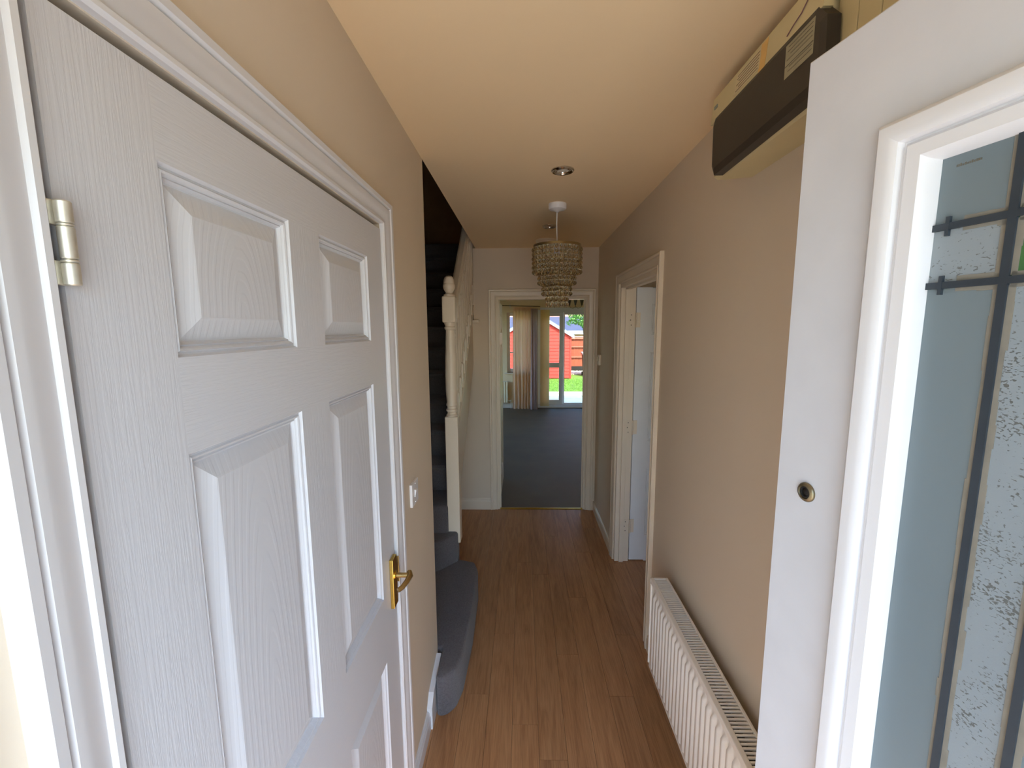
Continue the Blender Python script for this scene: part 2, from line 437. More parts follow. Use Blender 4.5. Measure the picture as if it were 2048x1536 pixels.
# living room shell
WX0, WX1, WZ0, WZ1 = -.33, .20, .755, 2.01      # window
PX0, PX1, PZ1 = .30, 2.95, 2.06                 # patio door
mb = MB()
mb.box(-2.2, WX0, LY, LY+.25, -.15, 2.5); mb.box(WX0, WX1, LY, LY+.25, -.15, WZ0); mb.box(WX0, PX0, LY, LY+.25, WZ1, 2.5)
mb.box(WX1, PX0, LY, LY+.25, -.15, WZ1); mb.box(PX0, PX1, LY, LY+.25, PZ1, 2.5); mb.box(PX1, 3.2, LY, LY+.25, -.15, 2.5)
mb.box(PX0, PX1, LY, LY+.25, -.15, -.0)
LWALL = simple('living_room_wall', (236, 216, 176), .8, vary=.02)
struct('wall_living_far', mb, LWALL, 'cream far wall of the living room around window and patio door', 'wall')
mb = MB(); mb.box(-2.3, -2.2, YB+T, 6.0, 0, 2.5); mb.box(-2.3, -2.2, 8.75, LY, 0, 2.5); mb.box(-2.3, -2.2, 6.0, 8.75, 0, .4); mb.box(-2.3, -2.2, 6.0, 8.75, 2.2, 2.5); mb.box(3.1, 3.2, YB+T, LY+.2, 0, 2.5); mb.box(-2.3, XK, YB, YB+T, 0, 2.5); mb.box(XR, 3.2, YB, YB+T-.001, 0, 2.5)  # left wall has an unseen window opening, added to bring more daylight in
mb.prism([(YB+T, 1.10), (5.30, 2.28), (5.30, 2.33), (YB+T, 1.15)], 'x', XK-.1, XL)
struct('wall_living_side', mb, LWALL, 'cream side walls of the living room', 'wall')
mb = MB(); mb.box(XL, 3.2, YB+T, LY+.1, ZC, ZC+.2); mb.box(-2.3, XL, 5.25, LY+.1, ZC, ZC+.2)
struct('ceiling', mb, CEIL, 'living room ceiling beyond the far doorway', 'ceiling')
struct('floor', MB().box(-2.2, 3.1, YB+.03, LY, -.03, -.002), LVCARP, 'dark grey green carpet of the living room beyond the brass strip', 'carpet')

# ------------------------------------------------------------------ mouldings
ARCH = [(0, 0), (0, .009), (.004, .013), (.010, .013), (.013, .009), (.020, .011), (.030, .014), (.038, .017), (.046, .0175), (.049, .0135), (.054, .0195), (.064, .021), (.068, .017), (.068, 0)]
def architrave(name, Tf, u0, u1, v0, v1, mat, label):
    o = struct(name, MB().frame(ARCH, Tf, u0, u1, v0, v1, 'LTR'), mat, label, 'door frame', smooth=30); return o
architrave('trim_2', lambda u, v, h: (XL+h, u, v), DY0-.002, DY1+.002, 0, DZ1+.002, WHITE, 'white moulded architrave around the left panelled door')
architrave('trim_3', lambda u, v, h: (XR-h, u, v), RY0+.0, RY1, 0, RZ1, CREAMW, 'cream white moulded architrave around the right doorway')
architrave('trim_4', lambda u, v, h: (u, YB-h, v), BX0, BX1, 0, BZ1, CREAMW, 'cream white moulded architrave around the living room doorway')
# linings
mb = MB(); mb.box(XR+.0, XR+T, RY1-.025, RY1, 0, RZ1); mb.box(XR, XR+T, RY0, RY0+.025, 0, RZ1); mb.box(XR, XR+T, RY0+.025, RY1-.025, RZ1-.025, RZ1)
mb.box(XR+.03, XR+.06, RY1-.037, RY1-.025, 0, RZ1-.025, .001); mb.box(XR+.03, XR+.06, RY0+.025, RY0+.037, 0, RZ1-.025, .001); mb.box(XR+.03, XR+.06, RY0+.037, RY1-.037, RZ1-.037, RZ1-.025)
lin_r = struct('trim_5', mb, CREAMW, 'painted lining with door stop inside the right doorway', 'door frame')
mb = MB(); mb.box(BX0, BX0+.018, YB, YB+T, 0, BZ1); mb.box(BX1-.018, BX1, YB, YB+T, 0, BZ1); mb.box(BX0+.018, BX1-.018, YB, YB+T, BZ1-.02, BZ1)
mb.box(BX0+.018, BX0+.028, YB+.03, YB+.055, 0, BZ1-.02); mb.box(BX1-.028, BX1-.018, YB+.03, YB+.055, 0, BZ1-.02)
lin_b = struct('trim_6', mb, CREAMW, 'painted lining with door stop inside the living room doorway', 'door frame')
struct('trim_7', MB().prism([(YB-.004, 0.0), (YB+.006, .005), (YB+.026, .005), (YB+.036, 0)], 'x', BX0+.018, BX1-.018), BRASS, 'thin brass threshold strip between laminate and carpet', 'threshold')

# skirtings
def skirt_prof(h=.085, t=.015): return [(0, 0), (t, 0), (t, h*.72), (t*.7, h*.82), (t*.75, h*.9), (t*.35, h), (0, h)]
def skirt(name, mb, mat, label): return struct(name, mb, mat, label, 'skirting board')
mb = MB(); mb.prism([(XL+a, b) for a, b in skirt_prof()], 'y', DY1+.071, 1.60); mb.prism([(XL+a, b) for a, b in skirt_prof()], 'y', YF, DY0-.07)
skirt('baseboard_left', mb, WHITE, 'white skirting board right of the left panelled door')
mb = MB(); mb.prism([(XR-a, b) for a, b in skirt_prof()], 'y', YF, RY0-.069); mb.prism([(XR-a, b) for a, b in skirt_prof()], 'y', RY1+.069, YB)
skirt('baseboard_right', mb, CREAMW, 'cream white skirting board along the right hallway wall')
mb = MB(); mb.prism([(YB-a, b) for a, b in skirt_prof(.11)], 'x', -.59, BX0-.069); mb.prism([(YB-a, b) for a, b in skirt_prof(.11)], 'x', BX1+.069, XR-.015)
skirt('baseboard_back', mb, CREAMW, 'cream white skirting board on the end wall of the hallway')
mb = MB(); mb.prism([(LY-a, b) for a, b in skirt_prof(.11)], 'x', -2.2, PX0-.06); mb.prism([(LY-a, b) for a, b in skirt_prof(.11)], 'x', PX1+.06, 3.1)
skirt('baseboard_living', mb, CREAMW, 'cream skirting board under the living room window')

# ------------------------------------------------------------------ moulded six panel door
def moulded_door(root, Tf, W, H, rows, cols, mats, both=False, th=.035):
    """Tf(u, v, h): u across, v up, h out of the face. One leaf, each panel a part."""
    mv, mh, mc = mats
    mb = MB()
    us = [0]+[e for c in cols for e in c]+[W]; vs = [0]+[e for r in rows for e in r]+[H]
    grid = {}
    def vid(i, j):
        if (i, j) not in grid: grid[(i, j)] = len(mb.v); mb.v.append(Tf(us[i], vs[j], 0))
        return grid[(i, j)]
    vert = MB(); hor = MB()
    def quad(m, a0, a1, b0, b1): m.add([Tf(a0, b0, 0), Tf(a1, b0, 0), Tf(a1, b1, 0), Tf(a0, b1, 0)], [(0, 1, 2, 3)])
    # stiles
    e = .0
    quad(vert, us[0], us[1], 0, H); quad(vert, us[-2], us[-1], 0, H)
    for k in range(len(cols)-1):
        for r in rows: quad(vert, cols[k][1], cols[k+1][0], r[0], r[1])
    # rails
    edges = [0]+[e for r in rows for e in r]+[H]
    for k in range(0, len(edges), 2): quad(hor, us[1], us[-2], edges[k], edges[k+1])
    core = MB()
    A = [Tf(0, 0, 0), Tf(W, 0, 0), Tf(W, H, 0), Tf(0, H, 0)]; B = [Tf(0, 0, -th), Tf(W, 0, -th), Tf(W, H, -th), Tf(0, H, -th)]
    vert.add(A+B, [(4, 5, 6, 7), (0, 1, 5, 4), (1, 2, 6, 5), (2, 3, 7, 6), (3, 0, 4, 7)])
    leaf = obj('leaf', vert, mv, root)
    obj('rail', hor, mh, leaf)
    P = [(0, 0), (.003, -.005), (.0055, -.0055), (.0075, -.003), (.010, -.0045), (.0125, -.009), (.0145, -.0075), (.017, -.0125), (.019, -.0135), (.046, -.0040), (.048, -.0035)]
    for (v0, v1) in rows:
        for (u0, u1) in cols:
            m = MB()
            loops = [[Tf(u0+o, v0+o, h), Tf(u1-o, v0+o, h), Tf(u1-o, v1-o, h), Tf(u0+o, v1-o, h)] for o, h in P]
            m.rings(loops, True); obj('panel', m, mc, leaf)
    return leaf

d1 = empty('door_1', (XL, .375, 0), 'large white six panel cupboard door filling the left of the picture', 'door', kind='structure')
D1W = 1.251-.376
leaf1 = moulded_door(d1, lambda u, v, h: (XL+.004+h, .376+u, v), D1W, 1.988-.008,
    [(.20, .715), (.916, 1.55), (1.667, 1.887)], [(.492-.376, .760-.376), (.870-.376, 1.137-.376)], (DOORV, DOORH, DOORC))
# hinges, lever handle, strike plate
def hinge_barrel(z0, z1, y, x):
    m = MB(); seg = (z1-z0)
    h = obj('hinge', MB().box(x-.010, x-.004, y-.014, y+.002, z0, z0+seg*.29, .0008).box(x-.010, x-.004, y-.014, y+.002, z1-seg*.29, z1, .0008), SATIN, d1)
    r = .0062
    prof = lambda a, b: [(r*.86, a), (r, a+.001), (r, b-.001), (r*.86, b)]
    for a, b, rr in ((z0, z0+seg*.27, 1), (z0+seg*.275, z0+seg*.31, .95), (z0+seg*.315, z0+seg*.70, 1), (z0+seg*.705, z0+seg*.735, .95), (z0+seg*.74, z1, 1)):
        obj('knuckle', MB().lathe(prof(a, b), (x, y, 0), 20), SATIN, h, smooth=35)
for zz in (1.775, 1.02, .22): hinge_barrel(zz-.036, zz+.036, .376, XL+.012)
HZ = .945
hb = obj('handle_plate', MB().box(XL+.004, XL+.015, 1.196, 1.236, .845, 1.003, .0012), BRASS, d1)
hn = obj('lever', MB().tube([(XL+.014, 1.216, HZ), (XL+.055, 1.216, HZ)], .0075, 16).tube(
    [(XL+.056, 1.226, HZ+.004), (XL+.062, 1.212, HZ+.001), (XL+.058, 1.190, HZ-.004), (XL+.050, 1.170, HZ-.010), (XL+.040, 1.158, HZ-.013)], [.0085, .009, .0078, .0075, .007], 12), BRASSD, hb, smooth=40)
obj('rose', MB().lathe([(.012, XL+.0145), (.012, XL+.018), (.009, XL+.020)], (0, 1.216, HZ), 20, 'x'), BRASS, hb, smooth=35)
obj('strike_plate', MB().box(XL-.002, XL+.0155, 1.2535, 1.2575, .90, .985, .001), BRASSD, d1)

# ------------------------------------------------------------------ front door
FD = Vector((-.1925, .9813, 0)); FE = Vector((.363, .597, 0))
FNL = Vector((-FD.y, FD.x, 0))       # towards the hall
ang = math.atan2(-FD.y, -FD.x)
d2 = empty('door_2', (FE.x, FE.y, 0), 'white glazed front door standing open at the right', 'door', kind='structure')
def TF(u, v, h):
    """u: from the free edge towards the hinge, v up, h out of the face"""
    p = FE-FD*u+FNL*h; return (p.x, p.y, v)
FW, FH = .838, 2.03; GU0, GU1, GV0, GV1 = .150, .838-.150, .86, 1.864
MU = .044
mb = MB(); th = .044; r = .003
o0, o1, q0, q1 = GU0-.030, GU1+.030, GV0-.030, GV1+.030
def slab(m, T_, a0, a1, b0, b1, h0, h1):
    v = [T_(a, b, h) for h in (h0, h1) for a, b in ((a0, b0), (a1, b0), (a1, b1), (a0, b1))]
    m.add(v, [(0, 1, 2, 3), (4, 5, 6, 7), (0, 1, 5, 4), (1, 2, 6, 5), (2, 3, 7, 6), (3, 0, 4, 7)])
# one leaf with a glazed hole: rings of loops
def loop(a0, a1, b0, b1, h): return [TF(a0, b0, h), TF(a1, b0, h), TF(a1, b1, h), TF(a0, b1, h)]
L = [loop(o0, o1, q0, q1, -th), loop(o0, o1, q0, q1, 0), loop(r, FW-r, .05+r, FH-r, 0), loop(0, FW, .05, FH, -r), loop(0, FW, .05, FH, -th), loop(o0, o1, q0, q1, -th)]
mb.rings(L, False)
leaf2 = obj('leaf', mb, FDOOR, d2)
GP = [(-.006, -.016), (-.004, .000), (.000, .006), (.012, .007), (.0155, .0035), (.0175, .0035), (.0185, .011), (.026, .015), (.036, .0145), (.041, .010), (.0435, .002), (.0435, -.004), (.030, -.016)]
obj('glazing_bead', MB().frame([(o, h) for o, h in GP], TF, GU0, GU1, GV0, GV1), WHITE, leaf2, smooth=35)
obj('glazing_bead', MB().frame([(o, -th-h) for o, h in GP[1:-1]], TF, GU0, GU1, GV0, GV1), WHITE, leaf2, smooth=35)
# raised lower panels (below the picture)
for a0, a1 in ((.12, .39), (.448, .718)):
    m = MB(); P = [(0, 0), (.01, .006), (.02, .0), (.05, .006)]
    m.rings([[TF(a0+o, .22+o, h), TF(a1-o, .22+o, h), TF(a1-o, .72-o, h), TF(a0+o, .72-o, h)] for o, h in P], True)
    obj('panel', m, FDOOR, leaf2)
# leaded glass
V1, V2 = .2155, .265; V3, V4 = FW-.265, FW-.2155
H1, H2 = 1.7935, 1.738; H4, H3 = GV0+.07, GV0+.125
cu = [GU0-.008, V1, V2, V3, V4, GU1+.008]; cv = [GV0-.008, H4, H3, H2, H1, GV1+.008]
for i in range(5):
    for j in range(5):
        corner = i in (1, 3) and j in (1, 3)
        band = (i in (1, 3)) or (j in (1, 3))
        m = MB(); g = .0006
        slab(m, TF, cu[i]+g, cu[i+1]-g, cv[j]+g, cv[j+1]-g, -.020, -.014)
        obj('pane', m, GREEN if corner else (OBSF if band else OBSC), leaf2, label='green square pane' if corner else None)
cw = .0032
for u in (V1, V2, V3, V4):
    m = MB(); slab(m, TF, u-cw, u+cw, GV0-.006, GV1+.006, -.014, -.0115); obj('came', m, CAME, leaf2)
for v in (H1, H2, H3, H4):
    m = MB(); slab(m, TF, GU0-.006, GU1+.006, v-cw, v+cw, -.014, -.0113); obj('came', m, CAME, leaf2)
    for uu in (.168, FW-.168):
        m = MB(); slab(m, TF, uu-.0016, uu+.0016, v-.009, v+.009, -.014, -.011); obj('came', m, CAME, leaf2)
# tan backing film showing beside the cames
rr = random.Random(5)
def film(a0, a1, b0, b1):
    m = MB(); slab(m, TF, a0, a1, b0, b1, -.0139, -.0135); return m
fm = MB()
def film_run_v(u, side, v0, v1):
    v = v0
    while v < v1:
        L_ = rr.uniform(.02, .05); wd = rr.uniform(.0035, .0055)
        a0, a1 = (u-cw-wd, u-cw) if side < 0 else (u+cw, u+cw+wd)
        slab(fm, TF, a0, a1, v, min(v+L_, v1), -.0139, -.0135); v += L_
def film_run_h(v, side, u0, u1):
    u = u0
    while u < u1:
        L_ = rr.uniform(.015, .04); wd = rr.uniform(.003, .0048)
        b0, b1 = (v-cw-wd, v-cw) if side < 0 else (v+cw, v+cw+wd)
        slab(fm, TF, u, min(u+L_, u1), b0, b1, -.0139, -.0135); u += L_
for u in (V1, V2, V3, V4):
    for sd_ in (-1, 1):
        for a, b in ((cv[0], H4), (H4, H3), (H3, H2), (H2, H1), (H1, cv[5])): film_run_v(u, sd_, a+cw+.001, b-cw-.001)
for v in (H1, H2, H3, H4):
    for sd_ in (-1, 1):
        for a, b in ((.1755, V1), (V1, V2), (V2, V3), (V3, V4), (V4, FW-.1755)): film_run_h(v, sd_, a+cw+.001, b-cw-.001)
obj('backing_film', fm, FILM, leaf2)
# faint etched mark in the top pane (illegible in the photograph)
m = MB(); u = .168
while u < .187:
    wd = rr.uniform(.0007, .0014); slab(m, TF, u, u+wd, 1.847, 1.847+rr.uniform(.0015, .0025), -.0139, -.0137); u += wd+.0006
obj('etched_mark', m, INK, leaf2)
# door viewer
m = MB(); c = TF(.052, 1.483, 0)
def ringdisc(m, prof, c, n=28):
    vs = []; fs = []
    for r_, h in prof:
        for i in range(n):
            a = 2*PI*i/n; p = FNL*h-FD*(r_*math.cos(a)); vs.append((c[0]+p.x, c[1]+p.y, c[2]+r_*math.sin(a)))
    for k in range(len(prof)-1):
        for i in range(n): j = (i+1) % n; fs.append((k*n+i, k*n+j, (k+1)*n+j, (k+1)*n+i))
    fs.append(tuple(range((len(prof)-1)*n, len(prof)*n))); m.add(vs, fs); return m
vw = obj('door_viewer', ringdisc(MB(), [(.0128, -.001), (.0128, .0015), (.0115, .0035), (.0085, .0045), (.0078, .003), (.0078, -.002)], c), simple('aged_viewer_brass', (138, 126, 100), .35, .9), leaf2, smooth=40)
obj('lens_ring', ringdisc(MB(), [(.0078, .0005), (.0074, .0032), (.0058, .0034), (.0055, .001)], c), BLACK, d2, smooth=40)
obj('lens', ringdisc(MB(), [(.0056, .0008), (.0045, .0022), (.0022, .0031), (.0004, .0034)], c), glass('lens_glass', (140, 140, 135), .05), d2, smooth=60)
# entrance frame behind the viewer
mb = MB(); mb.box(FX0, FX0+.05, YF-.12, YF+.002, -.02, FZ1); mb.box(FX1-.05, FX1, YF-.12, YF+.002, -.02, FZ1); mb.box(FX0+.05, FX1-.05, YF-.12, YF+.002, FZ1-.045, FZ1); mb.box(FX0, FX1, YF-.25, YF+.002, -.05, .02)
struct('trim_8', mb, UPVC, 'white entrance frame behind the viewer', 'door frame')

# ------------------------------------------------------------------ door 3 (right doorway, standing open) and door 4 (living room)
d3 = empty('door_3', (.772, 2.93, 0), 'pale grey white panelled door standing open inside the right doorway', 'door', kind='structure')
D3M = (simple('pale_door_paint', (222, 226, 228), .45, vary=.02), )*3
leaf3 = moulded_door(d3, lambda u, v, h: (.772+u, 2.948-h, v), .762, 1.955, [(.20, .70), (.90, 1.53), (1.645, 1.855)], [(.105, .335), (.427, .657)], D3M)
leaf3.data.transform(Matrix.Translation((0, 0, .008)))
for zz in (1.745, 1.0, .27):
    h = obj('hinge', MB().box(XR+.062, XR+.098, RY1-.0275, RY1-.0255, zz-.05, zz+.05, .0005), CREAMW, d3)
    obj('knuckle', MB().lathe([(.0055, zz-.05), (.0055, zz+.05)], (XR+.104, RY1-.030, 0), 12), CREAMW, h, smooth=35)
    obj('hinge_leaf', MB().box(XR+.108, XR+.135, 2.9455, 2.9472, zz-.05, zz+.05, .0004), CREAMW, h)
    for dx, dz in ((.072, .034), (.066, 0), (.072, -.034)):
        obj('screw', MB().lathe([(.0034, RY1-.0282), (.0034, RY1-.0274)], (XR+dx, 0, zz+dz), 10, 'y'), DARKM, h)
d4 = empty('door_4', (BX0+.02, YB+T, 0), 'cream white door folded open against the left inside the living room doorway', 'door', kind='structure')
leaf4 = moulded_door(d4, lambda u, v, h: (BX0+.012+h, YB+T+.02+u, v), .762, 1.94, [(.20, .70), (.90, 1.53), (1.645, 1.855)], [(.105, .335), (.427, .657)], (CREAMW,)*3)
for zz in (1.72, .98, .25):
    h = obj('hinge', MB().box(BX0+.018, BX0+.0205, YB+.058, YB+.096, zz-.05, zz+.05, .0005), BRASSD, d4)
    obj('knuckle', MB().lathe([(.0055, zz-.05), (.0055, zz+.05)], (BX0+.022, YB+T+.008, 0), 12), BRASSD, h, smooth=35)

# ------------------------------------------------------------------ stairs
def quarter_steps():
    st = empty('staircase', (-.6, 2.6, 0), 'grey carpeted staircase turning up behind the end of the left wall', 'staircase')
    def tread(name, poly, z0, z1, nose=.022):
        """solid carpeted step with a rounded nosing; poly counter-clockwise"""
        bm = bmesh.new(); vs = [bm.verts.new((x_, y_, z0)) for x_, y_ in poly]; f = bm.faces.new(vs)
        ret = bmesh.ops.extrude_face_region(bm, geom=[f]); top = [v for v in ret['geom'] if isinstance(v, bmesh.types.BMVert)]
        for v in top: v.co.z = z1
        te = [e for e in bm.edges if all(abs(v.co.z-z1) < 1e-6 for v in e.verts)]
        ve = [e for e in bm.edges if abs(e.verts[0].co.z-e.verts[1].co.z) > .01]
        bmesh.ops.bevel(bm, geom=te+ve, offset=nose, segments=4, affect='EDGES', profile=.5)
        bm.verts.index_update(); m = MB().add([v.co[:] for v in bm.verts], [[v.index for v in f.verts] for f in bm.faces]); bm.free()
        return obj(name, m, STCARP, st, smooth=50)
    # bottom step, coming out into the hall
    tread('step', [(-.385, 1.665), (-.345, 1.665), (-.305, 1.71), (-.285, 1.80), (-.275, 2.1), (-.285, 2.50), (-.315, 2.59), (-.40, 2.62), (-.95, 2.62), (XK+.002, 2.4), (XK+.002, 1.845), (-.385, 1.845)], .001, .19, .018)
    tread('step', [(-.425, 2.595), (-.43, 2.70), (XK+.002, 2.70), (XK+.002, 1.80), (-1.30, 1.845), (-.60, 2.44), (-.53, 2.48)], .05, .38, .02)
    tread('step', [(-.485, 2.60), (-.505, 2.9), (XK+.002, 2.9), (XK+.002, 2.60)], .2, .57, .028)
    n = 3
    while n < 14:
        z = .19*(n+1); y = 2.63+.22*(n-2)
        y1 = y+.26 if n < 13 else 6.09
        if n < 13:
            bt = lambda q: .705+.19/.22*(q-3.03)
            pf = [(y+.235, z), (y+.012, z), (y+.002, z-.004), (y-.006, z-.013), (y-.006, z-.026), (y+.006, z-.040), (y+.006, bt(y)), (y+.235, bt(y+.235))]
            obj('step', MB().prism(pf, 'x', XK+.002, -.475), STCARP, st, smooth=40)
        else: tread('step', [(-.475, y), (-.475, y1), (XK+.002, y1), (XK+.002, y)], z-.20, z, .02)
        n += 1
    P = .19/.22
    # closed outer string
    ys0, ys1 = 2.70, 5.2
    zt = lambda y_: 1.18+P*(y_-3.03); zb = lambda y_: .69+P*(y_-3.03)
    st_m = MB().prism([(ys0, zb(ys0)), (ys1, zb(ys1)), (ys1, zt(ys1)), (ys0, zt(ys0))], 'x', -.475, -.445)
    obj('string', st_m, STAINW, st)
    obj('base_rail', MB().prism([(ys0, zt(ys0)), (ys1, zt(ys1)), (ys1, zt(ys1)+.028), (ys0, zt(ys0)+.028)], 'x', -.488, -.432), STAINW, st)
    # wall-side string end (plinth) on the left wall
    obj('string_end', MB().prism([(1.60, 0), (1.838, 0), (1.838, .155), (1.815, .18), (1.64, .14), (1.60, .10)], 'x', XL+.0, XL+.022), WHITE, st)
    # newel
    nx, ny = -.452, 2.665; hs = .041
    nw = obj('newel', MB().box(nx-hs, nx+hs, ny-hs, ny+hs, .30, 1.142, .005), STAINW, st)
    prof = [(.036, 1.140), (.037, 1.150), (.030, 1.158), (.029, 1.168), (.037, 1.176), (.037, 1.186), (.030, 1.194), (.030, 1.204), (.036, 1.212), (.036, 1.220), (.0315, 1.230),
            (.037, 1.30), (.0375, 1.40), (.035, 1.52), (.029, 1.64), (.0265, 1.685), (.034, 1.693), (.035, 1.703), (.029, 1.709), (.031, 1.716), (.036, 1.726), (.037, 1.735)]
    obj('turned_shaft', MB().lathe(prof, (nx, ny, 0), 28), STAINW, nw, smooth=30)
    obj('newel_block', MB().box(nx-hs, nx+hs, ny-hs, ny+hs, 1.732, 1.892, .010), STAINW, nw)
    fin = [(.030, 1.888), (.034, 1.896), (.034, 1.902), (.024, 1.908), (.020, 1.914), (.026, 1.922), (.034, 1.936), (.0375, 1.950), (.0365, 1.962), (.0335, 1.967), (.0335, 1.970), (.0345, 1.972), (.032, 1.99), (.026, 2.006), (.015, 2.015), (.003, 2.017)]
    obj('acorn_finial', MB().lathe(fin, (nx, ny, 0), 28), STAINW, nw, smooth=30)
    # handrail
    zr = lambda y_: 1.80+P*(y_-2.706)
    hp = [(-.030, 0), (.030, 0), (.030, .014), (.024, .022), (.030, .034), (.028, .046), (.016, .056), (-.016, .056), (-.028, .046), (-.030, .034), (-.024, .022), (-.030, .014)]
    ra = [(nx+a, 2.70, zr(2.70)-.05+b) for a, b in hp]; rb = [(nx+a, 5.1, zr(5.1)-.05+b) for a, b in hp]
    m = MB(); m.add(ra+rb, [tuple(range(12)), tuple(range(23, 11, -1))]+[(i, (i+1) % 12, (i+1) % 12+12, i+12) for i in range(12)])
    obj('handrail', m, STAINW, st, smooth=30)
    # spindles
    z0s, z1s = zt(3.0)+.02, zr(3.0)-.045; Hh = z1s-z0s
    sp = MB()
    q = .016
    sp.box(-q, q, -q, q, 0, .17, .002); sp.box(-q, q, -q, q, Hh-.15, Hh+.03, .002)
    pr = [(.013, .168), (.0155, .178), (.010, .186), (.0145, .196), (.0145, .204), (.010, .212), (.0155, .26), (.016, .32), (.012, Hh*.62), (.009, Hh-.19), (.0145, Hh-.178), (.0145, Hh-.168), (.010, Hh-.160), (.015, Hh-.148)]
    sp.lathe(pr, (0, 0, 0), 12, cap=False)
    me = sp.mesh('spindle', 35); me.materials.append(STAINW)
    y = 2.79
    while y < 5.0:
        inst('spindle', me, (nx, y, zt(y)+.02), st); y += .105
    # spandrel wall under the flight
    yb = 2.74
    return st
quarter_steps()
struct('wall_understairs', MB().prism([(2.74, 0), (YB-.02, 0), (YB-.02, 1.25), (2.74, .30)], 'x', -.66, -.62), WALL, 'painted panel closing the space beneath the stairs', 'wall')

# ------------------------------------------------------------------ radiator
def radiator(x_face, x_back, y0, y1, z0, z1, root_label, name='radiator'):
    rt = empty(name, ((x_face+x_back)/2, (y0+y1)/2, z0), root_label, 'radiator')
    # fluted front panel
    pitch = .0335; n = int((y1-y0-.05)/pitch); off = (y1-y0-n*pitch)/2
    m = MB(); pts = []
    zb0, zb1 = z0+.03, z1-.05
    ys = [y0]
    prof = [(y0, 0)]
    for k in range(n):
        a = y0+off+k*pitch
        prof += [(a+.006, 0), (a+.0105, -.010), (a+.0255, -.010), (a+.030, 0)]
    prof += [(y1, 0)]
    lv = [(z0, 0), (zb0, 0), (zb0+.012, 1), (zb1-.012, 1), (zb1, 0), (z1, 0)]
    vs = []; fs = []; K = len(prof)
    for z, s_ in lv:
        for (yy, d) in prof: vs.append((x_face+.010+d*s_, yy, z))
    for a in range(len(lv)-1):
        for b in range(K-1): fs.append((a*K+b, a*K+b+1, (a+1)*K+b+1, (a+1)*K+b))
    m.add(vs, fs)
    obj('front_panel', m, RAD, rt, smooth=50)
    obj('back_panel', MB().box(x_back-.012, x_back-.004, y0+.004, y1-.004, z0, z1-.012, .003), RAD, rt)
    cas = MB(); xa, xb = x_face, x_back
    cas.box(xa, xa+.017, y0, y1, z1-.022, z1, .004); cas.box(xb-.010, xb, y0, y1, z1-.022, z1, .003)
    cas.box(xa+.017, xb-.010, y0, y0+.014, z1-.022, z1, .003); cas.box(xa+.017, xb-.010, y1-.014, y1, z1-.022, z1, .003)
    obj('grille_frame', cas, RAD, rt)
    obj('side_panel', MB().box(xa+.004, xb-.002, y1-.004, y1, z0+.02, z1-.02, .001), RAD, rt)
    obj('side_panel', MB().box(xa+.004, xb-.002, y0, y0+.004, z0+.02, z1-.02, .001), RAD, rt)
    me = MB().box(-(xb-xa-.027)/2, (xb-xa-.027)/2, -.0028, .0028, -.005, 0, .0008).mesh('slat'); me.materials.append(RAD)
    y = y0+.022
    while y < y1-.018:
        inst('grille_slat', me, ((xa+.017+xb-.010)/2, y, z1-.001), rt); y += .0122
    fins = MB()
    y = y0+.02
    while y < y1-.02: fins.box(xa+.018, xb-.016, y, y+.001, z0+.05, z1-.045); y += .01
    o = obj('convector_fins', fins, simple('dim_fin', (90, 88, 82), .7), rt); o['kind'] = 'stuff'
    for ya in (y1-.2, y0+.17): obj('bracket', MB().box(x_back-.004, XR, ya, ya+.03, z0+.1, z1-.1), RAD, rt)
    v = MB(); v.tube([(x_back-.03, y1+.0, z0+.035), (x_back-.03, y1+.03, z0+.035)], .007, 10)
    v.tube([(x_back-.03, y1+.03, z0+.05), (x_back-.03, y1+.03, 0.0)], .0075, 10)
    if name == 'radiator': pass
    return rt
radiator(.558, .636, .78, 1.765, .172, .603, 'white convector radiator with slotted top grille under the right wall')

# ------------------------------------------------------------------ consumer unit and meter cabinet
XB = .556
cu_ = empty('fuse_box', (XR, 1.09, 2.127), 'cream fuse box with charcoal flap and paper labels high on the right wall', 'fuse box')
mb = MB(); mb.prism([(XR, 2.127), (XB+.012, 2.120), (XB, 2.128), (XB-.008, 2.335), (XB+.004, 2.35), (XR, 2.35)], 'y', .862, 1.318)
body = obj('body', mb, CREAMP, cu_)
obj('top_strip', MB().prism([(XB-.022, 2.262), (XB-.004, 2.262), (XB-.004, 2.33), (XB-.016, 2.33)], 'y', .850, 1.306), CREAMP, cu_)
fp = [(.832, 2.152), (.846, 2.124), (1.266, 2.116), (1.284, 2.146), (1.288, 2.252), (1.276, 2.268), (.862, 2.268), (.836, 2.240)]
fl_ = MB(); n = len(fp)
ins = [(.846, 2.156), (.856, 2.140), (1.262, 2.134), (1.274, 2.150), (1.277, 2.248), (1.270, 2.258), (.868, 2.258), (.848, 2.234)]
vs = [(XB+.002, a, b) for a, b in fp]+[(XB-.022, a, b) for a, b in fp]+[(XB-.026, a, b) for a, b in ins]
fs = [tuple(range(n))]+[(i, (i+1) % n, (i+1) % n+n, i+n) for i in range(n)]+[(i+n, (i+1) % n+n, (i+1) % n+2*n, i+2*n) for i in range(n)]+[tuple(range(2*n, 3*n))]
flap = obj('flap', MB().add(vs, fs), COVER, cu_)
def plate(y0, y1, z0, z1, x_, t=.0008): return MB().box(x_-t, x_, y0, y1, z0, z1)
stk = obj('label_sticker', plate(.862, .948, 2.192, 2.254, XB-.0258), PAPER, flap)
m = MB()
for k in range(7):
    if k == 4: continue
    z = 2.248-k*.0076; m.box(XB-.0272, XB-.0266, .866, .944-random.uniform(0, .02), z-.0007, z)
m.box(XB-.0274, XB-.0266, .863, .947, 2.2135, 2.2147)
obj('print', m, INK, stk)
xs_ = XB-.0215
